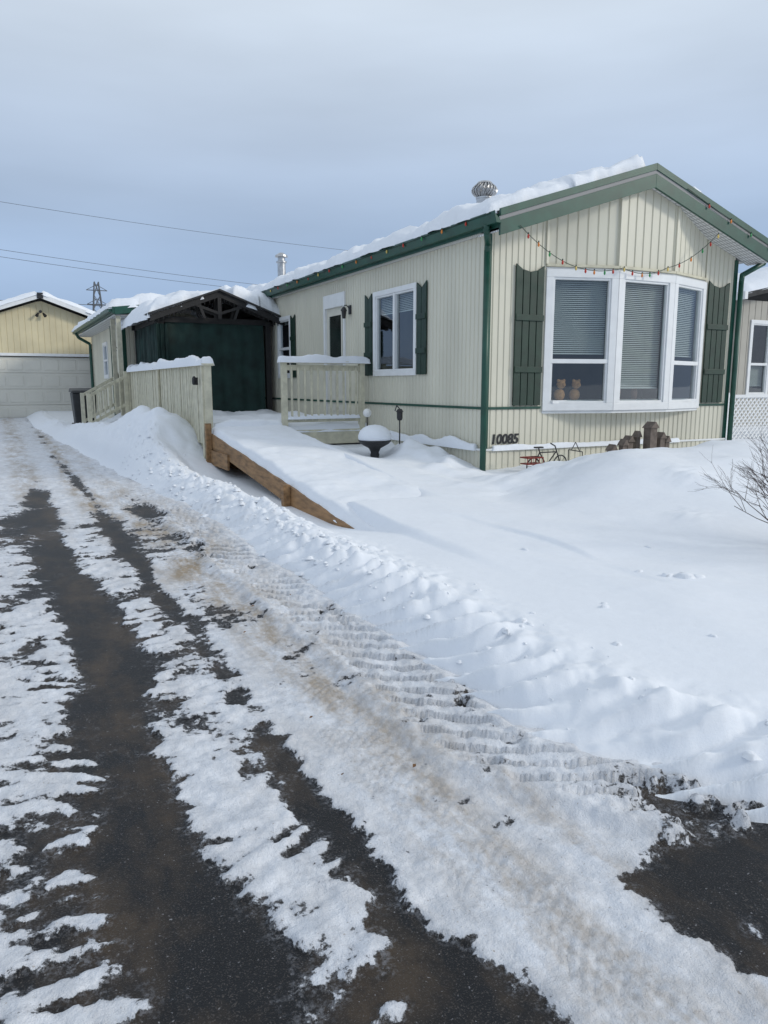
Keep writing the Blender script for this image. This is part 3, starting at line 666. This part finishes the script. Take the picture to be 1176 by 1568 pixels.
g=G();g.cyl((gc,gy-.0,2.58),(gc,gy-.12,2.58),.05);g.cyl((gc-.08,gy-.1,2.52),(gc-.14,gy-.2,2.42),.03,.06);g.cyl((gc+.08,gy-.1,2.52),(gc+.14,gy-.2,2.42),.03,.06);g.box(gc-.1,gc+.1,gy-.42,gy-.41,3.0,3.2);g.obj('flood_light',ga,BLACK)
for s in(-1,1):
    a,b=(gc-3.75,gc) if s<0 else (gc,gc+3.75)
    snowcap(ga,'roof_snow',a,b,gy-.42,gy+7.3,lambda x,y:3.18-.36*np.abs(x-gc),T=.13,w=.25,res=.14,seed=40+s,jit=.08)
# ------------------------------------------------------------ bin
tb_=E('wheeled_trash_bin');bx,by,bz=2.12,21.6,-1.2
g=G();g.hexa([(bx-.24,by-.26,bz+.05),(bx+.24,by-.26,bz+.05),(bx+.24,by+.26,bz+.05),(bx-.24,by+.26,bz+.05),(bx-.3,by-.34,bz+1.0),(bx+.3,by-.34,bz+1.0),(bx+.3,by+.34,bz+1.0),(bx-.3,by+.34,bz+1.0)]);g.obj('body',tb_,PLASTIC,bevel=.03)
g=G();g.hexa([(bx-.33,by-.38,bz+1.0),(bx+.33,by-.38,bz+1.0),(bx+.33,by+.38,bz+1.02),(bx-.33,by+.38,bz+1.02),(bx-.3,by-.33,bz+1.06),(bx+.3,by-.33,bz+1.06),(bx+.3,by+.33,bz+1.12),(bx-.3,by+.33,bz+1.12)]);g.tube([(bx-.25,by+.42,bz+1.0),(bx+.25,by+.42,bz+1.0)],.02);g.obj('lid',tb_,PLASTIC,bevel=.02)
g=G();g.cyl((bx-.3,by+.26,bz+.1),(bx-.25,by+.26,bz+.1),.1,n=16);g.cyl((bx+.25,by+.26,bz+.1),(bx+.3,by+.26,bz+.1),.1,n=16);g.obj('wheels',tb_,BLACK)
# ------------------------------------------------------------ birdbath
bb=E('bird_bath');c=(4.95,9.93,-1.22)
g=G();g.lathe(c,[(.17,0),(.15,.03),(.07,.08),(.055,.14),(.07,.2),(.06,.24),(.09,.3),(.2,.36),(.24,.4),(.245,.42),(.22,.42)],24);g.obj('pedestal_bowl',bb,BLACK,smooth=True)
g=G();g.lathe((c[0],c[1],c[2]+.40),[(.22,0),(.245,.04),(.245,.09),(.22,.15),(.17,.20),(.09,.235),(.01,.245)],24);g.obj('snow_dome',bb,SNOW,smooth=True)
def solar(x,y,z,h,white):
    s=E('solar_garden_light');g=G();g.cyl((x,y,z-.3),(x,y,z+h),.01)
    if white:
        g.obj('stake',s,BLACK);g=G();g.ball((x,y,z+h+.06),.07);g.obj('globe',s,GLOBE,smooth=True)
    else:
        g.lathe((x,y,z+h-.02),[(.03,0),(.045,.03),(.045,.12),(.06,.13),(.03,.17)],8);g.tube([(x,y,z+h+.15),(x-.05,y,z+h+.2),(x-.08,y,z+h+.12)],.008);g.obj('lantern_stake',s,BLACK)
solar(5.3,10.9,-1.05,.55,True);solar(5.35,9.9,-1.1,.6,False)
# ------------------------------------------------------------ yard ornaments
bk=E('bicycle_garden_ornament');y=8.05;z=-1.18
g=G()
def ring(cx,cz,r,th=.009):
    pts=[(cx+r*math.cos(t*math.pi/9),y,cz+r*math.sin(t*math.pi/9)) for t in range(19)];g.tube(pts,th,6)
    for k in range(4):
        t=k*math.pi/4;g.cyl((cx-r*math.cos(t),y,cz-r*math.sin(t)),(cx+r*math.cos(t),y,cz+r*math.sin(t)),.003,n=4)
ring(6.40,z+.1,.11);ring(6.86,z+.12,.11)
g.tube([(6.40,y,z+.1),(6.5,y,z+.28),(6.78,y,z+.28),(6.62,y,z+.1),(6.40,y,z+.1)],.009);g.tube([(6.62,y,z+.1),(6.5,y,z+.28),(6.48,y,z+.34)],.009);g.tube([(6.86,y,z+.12),(6.76,y,z+.36),(6.68,y,z+.4)],.009);g.box(6.42,6.54,y-.03,y+.03,z+.34,z+.36)
g.obj('iron_frame',bk,BLACK)
g=G();g.box(6.24,6.5,y-.08,y+.08,z+.13,z+.145);g.tube([(6.24,y-.08,z+.22),(6.5,y-.08,z+.22),(6.5,y+.08,z+.22),(6.24,y+.08,z+.22),(6.24,y-.08,z+.22)],.01)
for i in range(5): g.cyl((6.24+i*.065,y-.08,z+.13),(6.24+i*.065,y-.08,z+.22),.006)
g.obj('red_basket',bk,mat('rusty_red_paint',(.2,.03,.02),.6))
g=G();g.tube([(7.0,y,z),(7.0,y,z+.3),(7.25,y,z+.26),(7.25,y,z)],.007);g.tube([(7.0,y,z+.15),(7.25,y,z+.13)],.006);g.tube([(7.05,y,z+.29),(7.12,y,z+.4),(7.2,y,z+.27)],.006);g.obj('wire_trellis',bk,BLACK)
bh=E('birdhouse_stakes')
g=G()
for x,zt,w in((7.50,-.80,.045),(7.66,-.73,.04),(7.80,-.69,.05),(7.97,-.63,.035),(8.10,-.50,.065),(8.3,-.65,.045),(8.47,-.71,.04)):
    yy=7.7+random.uniform(-.08,.08);g.box(x-w,x+w,yy-w,yy+w,-1.5,zt-.07);g.prism([(x-w-.02,zt-.09),(x+w+.02,zt-.09),(x+w*.2,zt)],'y',yy-w-.02,yy+w+.02)
g.obj('wooden_stakes',bh,GREYW,bevel=.004)
sh=E('bare_shrub')
g=G()
def grow(p,d,L,r,k):
    q=p+d*L;m=p+d*L*.5+Vector((random.uniform(-1,1),random.uniform(-1,1),random.uniform(-1,1)))*L*.08
    g.cyl(p,m,r,r*.85,5);g.cyl(m,q,r*.85,r*.7,5)
    if k==0:return
    for i in range(random.choice((2,3,3))):
        nd=(d+Vector((random.uniform(-1,1),random.uniform(-1,1),random.uniform(-.5,.8)))*.7).normalized();grow(p.lerp(q,random.uniform(.5,1)),nd,L*random.uniform(.6,.85),r*.62,k-1)
for i in range(20):
    a=random.uniform(0,6.28);d=Vector((math.cos(a)*.5,math.sin(a)*.5,random.uniform(.35,1.3))).normalized()
    grow(Vector((5.62+.1*math.cos(a),3.50+.1*math.sin(a),-1.28)),d,random.uniform(.32,.48),.006,4)
g.obj('branches',sh,TWIG,norm=False)
# ------------------------------------------------------------ neighbour + lattice
nb=E('neighbour_house')
g=G();ribwall(g,(0,12.5),FU,FN,16.0,26,-1.3,2.0,holes=[(16.35,17.15,-.3,1.55)],p=.22,gr=.1);rib(g,(16.0,0),LU,LN,12.5,24,-1.3,2.0,p=.22,gr=.1);g.obj('walls',nb,TAN,norm=False)
g=G();g.box(16.2,26,13,13.05,-1.3,2);g.obj('inner_wall',nb,DARKIN)
window(nb,'neighbour_window',(0,12.5),FU,FN,16.35,17.15,-.3,1.55,fw=.09,hs=(.5,),blind=(.0,.45))
g=G();g.prism([(15.6,1.98),(21,3.1),(26.4,1.98),(26.4,2.1),(21,3.22),(15.6,2.1)],'y',12.1,24.3);g.obj('roof',nb,SHING)
g=G();g.box(15.5,15.6,12.05,24.3,1.95,2.12);g.obj('white_fascia',nb,WHITE)
snowcap(nb,'roof_snow',15.55,21,12.1,24.3,lambda x,y:2.1+(x-15.6)*.207,T=.25,w=.3,res=.2,seed=51)
lt=E('lattice_fence')
g=G();yl=10.2;xa,xb,za,zb=12.85,16.5,-1.15,-.25
s=.12
k=xa-(zb-za)
while k<xb:
    for sg in(1,-1):
        x_a,z_a=(k,za) if sg>0 else (k,zb);x_b,z_b=(k+(zb-za),zb) if sg>0 else (k+(zb-za),za)
        t0=max(0,(xa-x_a)/(x_b-x_a));t1=min(1,(xb-x_a)/(x_b-x_a))
        if t1>t0:
            a=(x_a+(x_b-x_a)*t0,z_a+(z_b-z_a)*t0);b=(x_a+(x_b-x_a)*t1,z_a+(z_b-z_a)*t1);yy=yl if sg>0 else yl+.012
            w=.022;g.hexa([(a[0]-w,yy,a[1]),(a[0]+w,yy,a[1]),(a[0]+w,yy+.01,a[1]),(a[0]-w,yy+.01,a[1]),(b[0]-w,yy,b[1]),(b[0]+w,yy,b[1]),(b[0]+w,yy+.01,b[1]),(b[0]-w,yy+.01,b[1])])
    k+=s
g.box(xa-.05,xb,yl-.02,yl+.03,zb,zb+.06);g.box(xa-.08,xa,yl-.04,yl+.04,-1.4,zb+.1);g.obj('lattice_panel',lt,WHITE)
# ------------------------------------------------------------ utilities
def pole(x,y,h,arm=True):
    p=E('utility_pole');g=G();g.cyl((x,y,-1.6),(x,y,h),.16,.11,10)
    if arm: g.box(x-.9,x+.9,y-.06,y+.06,h-.5,h-.38)
    g.obj('pole_shaft',p,GREYW)
def wire(pts,sag,name='power_line',r=.010):
    g=G();a=Vector(pts[0]);b=Vector(pts[1]);q=[]
    for i in range(25):
        t=i/24;p=a.lerp(b,t);p.z-=sag*4*t*(1-t);q.append(p)
    g.tube(q,r,5);g.obj(name,None,WIREM)
pole(-4.3,43.3,9.5);pole(29,45.6,8.6)
wire([(-4.3,43.3,9.3),(29,45.6,8.4)],.35)
pole(-12,70,12.2);pole(40,80,10.2)
wire([(-12,70,12.0),(40,80,10.0)],.5,r=.018);wire([(-12,70,11.5),(40,80,9.5)],.6,r=.018)
tw=E('transmission_tower');g=G();tx,ty=18.2,150;zb=-1;zt=18.5
L=[]
for i in range(9):
    t=i/8;w=1.6*(1-t)+.35;z=zb+(zt-zb)*t;L.append([(tx+sx*w,ty+sy*w,z) for sx,sy in((-1,-1),(1,-1),(1,1),(-1,1))])
for i in range(8):
    for k in range(4):
        g.cyl(L[i][k],L[i+1][k],.11,n=4);g.cyl(L[i][k],L[i+1][(k+1)%4],.07,n=4);g.cyl(L[i][(k+1)%4],L[i+1][k],.07,n=4)
for z in(14.5,17): 
    g.cyl((tx-1.8,ty,z),(tx+1.8,ty,z),.1,n=4);g.cyl((tx-1.8,ty,z),(tx,ty,z+1),.07,n=4);g.cyl((tx+1.8,ty,z),(tx,ty,z+1),.07,n=4)
g.obj('steel_lattice',tw,mat('dull_steel',(.10,.11,.12),.6))
for dx in(-1.8,1.8):
    wire([(-60+dx,135,17),(tx+dx,ty,14.4)],1.2,r=.04)
    wire([(tx+dx,ty,14.4),(110,165,15)],1.5,r=.04)
# ------------------------------------------------------------ sky / light
sun_el=math.radians(25);az_=math.atan2(.76,-.65)
sd=Vector((math.sin(az_)*math.cos(sun_el),math.cos(az_)*math.cos(sun_el),math.sin(sun_el)))
L_=bpy.data.lights.new('sun','SUN');L_.energy=1.5;L_.angle=math.radians(10);L_.color=(1,.95,.86)
so=bpy.data.objects.new('sun',L_);C.objects.link(so);so.rotation_euler=(-sd).to_track_quat('-Z','Y').to_euler();so.location=(0,-5,20)
w=bpy.data.worlds.new('World');bpy.context.scene.world=w;w.use_nodes=True
n=w.node_tree.nodes;l=w.node_tree.links;bg=n['Background'];bg.inputs['Strength'].default_value=.1
sky=n.new('ShaderNodeTexSky');sky.sky_type='NISHITA';sky.sun_disc=False;sky.sun_elevation=sun_el;sky.sun_rotation=az_;sky.dust_density=2
tc=n.new('ShaderNodeTexCoord');sp=n.new('ShaderNodeSeparateXYZ');l.new(tc.outputs['Generated'],sp.inputs[0])
cr=n.new('ShaderNodeValToRGB');l.new(sp.outputs[2],cr.inputs[0])
el=cr.color_ramp.elements;el[0].position=0.0;el[0].color=(.38,.50,.68,1);el[1].position=.9;el[1].color=(.70,.77,.86,1)
for p,cc in((.08,(.34,.47,.69)),(.17,(.40,.53,.74)),(.27,(.51,.62,.79)),(.42,(.68,.77,.88))):
    q=el.new(p);q.color=(*cc,1)
mp=n.new('ShaderNodeMapping');mp.inputs['Scale'].default_value=(1.0,1.0,5);mp.inputs['Location'].default_value=(3,1,0);l.new(tc.outputs['Generated'],mp.inputs[0])
no=n.new('ShaderNodeTexNoise');no.inputs['Scale'].default_value=1.7;no.inputs['Detail'].default_value=5;no.inputs['Roughness'].default_value=.45;l.new(mp.outputs[0],no.inputs['Vector'])
mr=n.new('ShaderNodeMapRange');mr.inputs[1].default_value=.3;mr.inputs[2].default_value=.7;mr.inputs[3].default_value=8.9;mr.inputs[4].default_value=11.2;l.new(no.outputs[0],mr.inputs[0])
vm=n.new('ShaderNodeVectorMath');vm.operation='SCALE';l.new(cr.outputs[0],vm.inputs[0]);l.new(mr.outputs[0],vm.inputs['Scale'])
mx=n.new('ShaderNodeMix');mx.data_type='RGBA';mx.inputs['Factor'].default_value=.92;l.new(sky.outputs[0],mx.inputs['A']);l.new(vm.outputs[0],mx.inputs['B'])
l.new(mx.outputs['Result'],bg.inputs['Color'])
# ------------------------------------------------------------ camera
cam=bpy.data.cameras.new('camera');co=bpy.data.objects.new('camera',cam);C.objects.link(co)
cam.sensor_fit='VERTICAL';cam.sensor_height=36;cam.lens=1150/1568*36;cam.clip_end=3000;cam.clip_start=.05
co.location=(0,0,0);co.rotation_euler=(math.radians(90-9.6),0,math.radians(-27.2))
sc=bpy.context.scene;sc.camera=co
sc.view_settings.view_transform='Standard';sc.view_settings.look='None';sc.view_settings.exposure=0
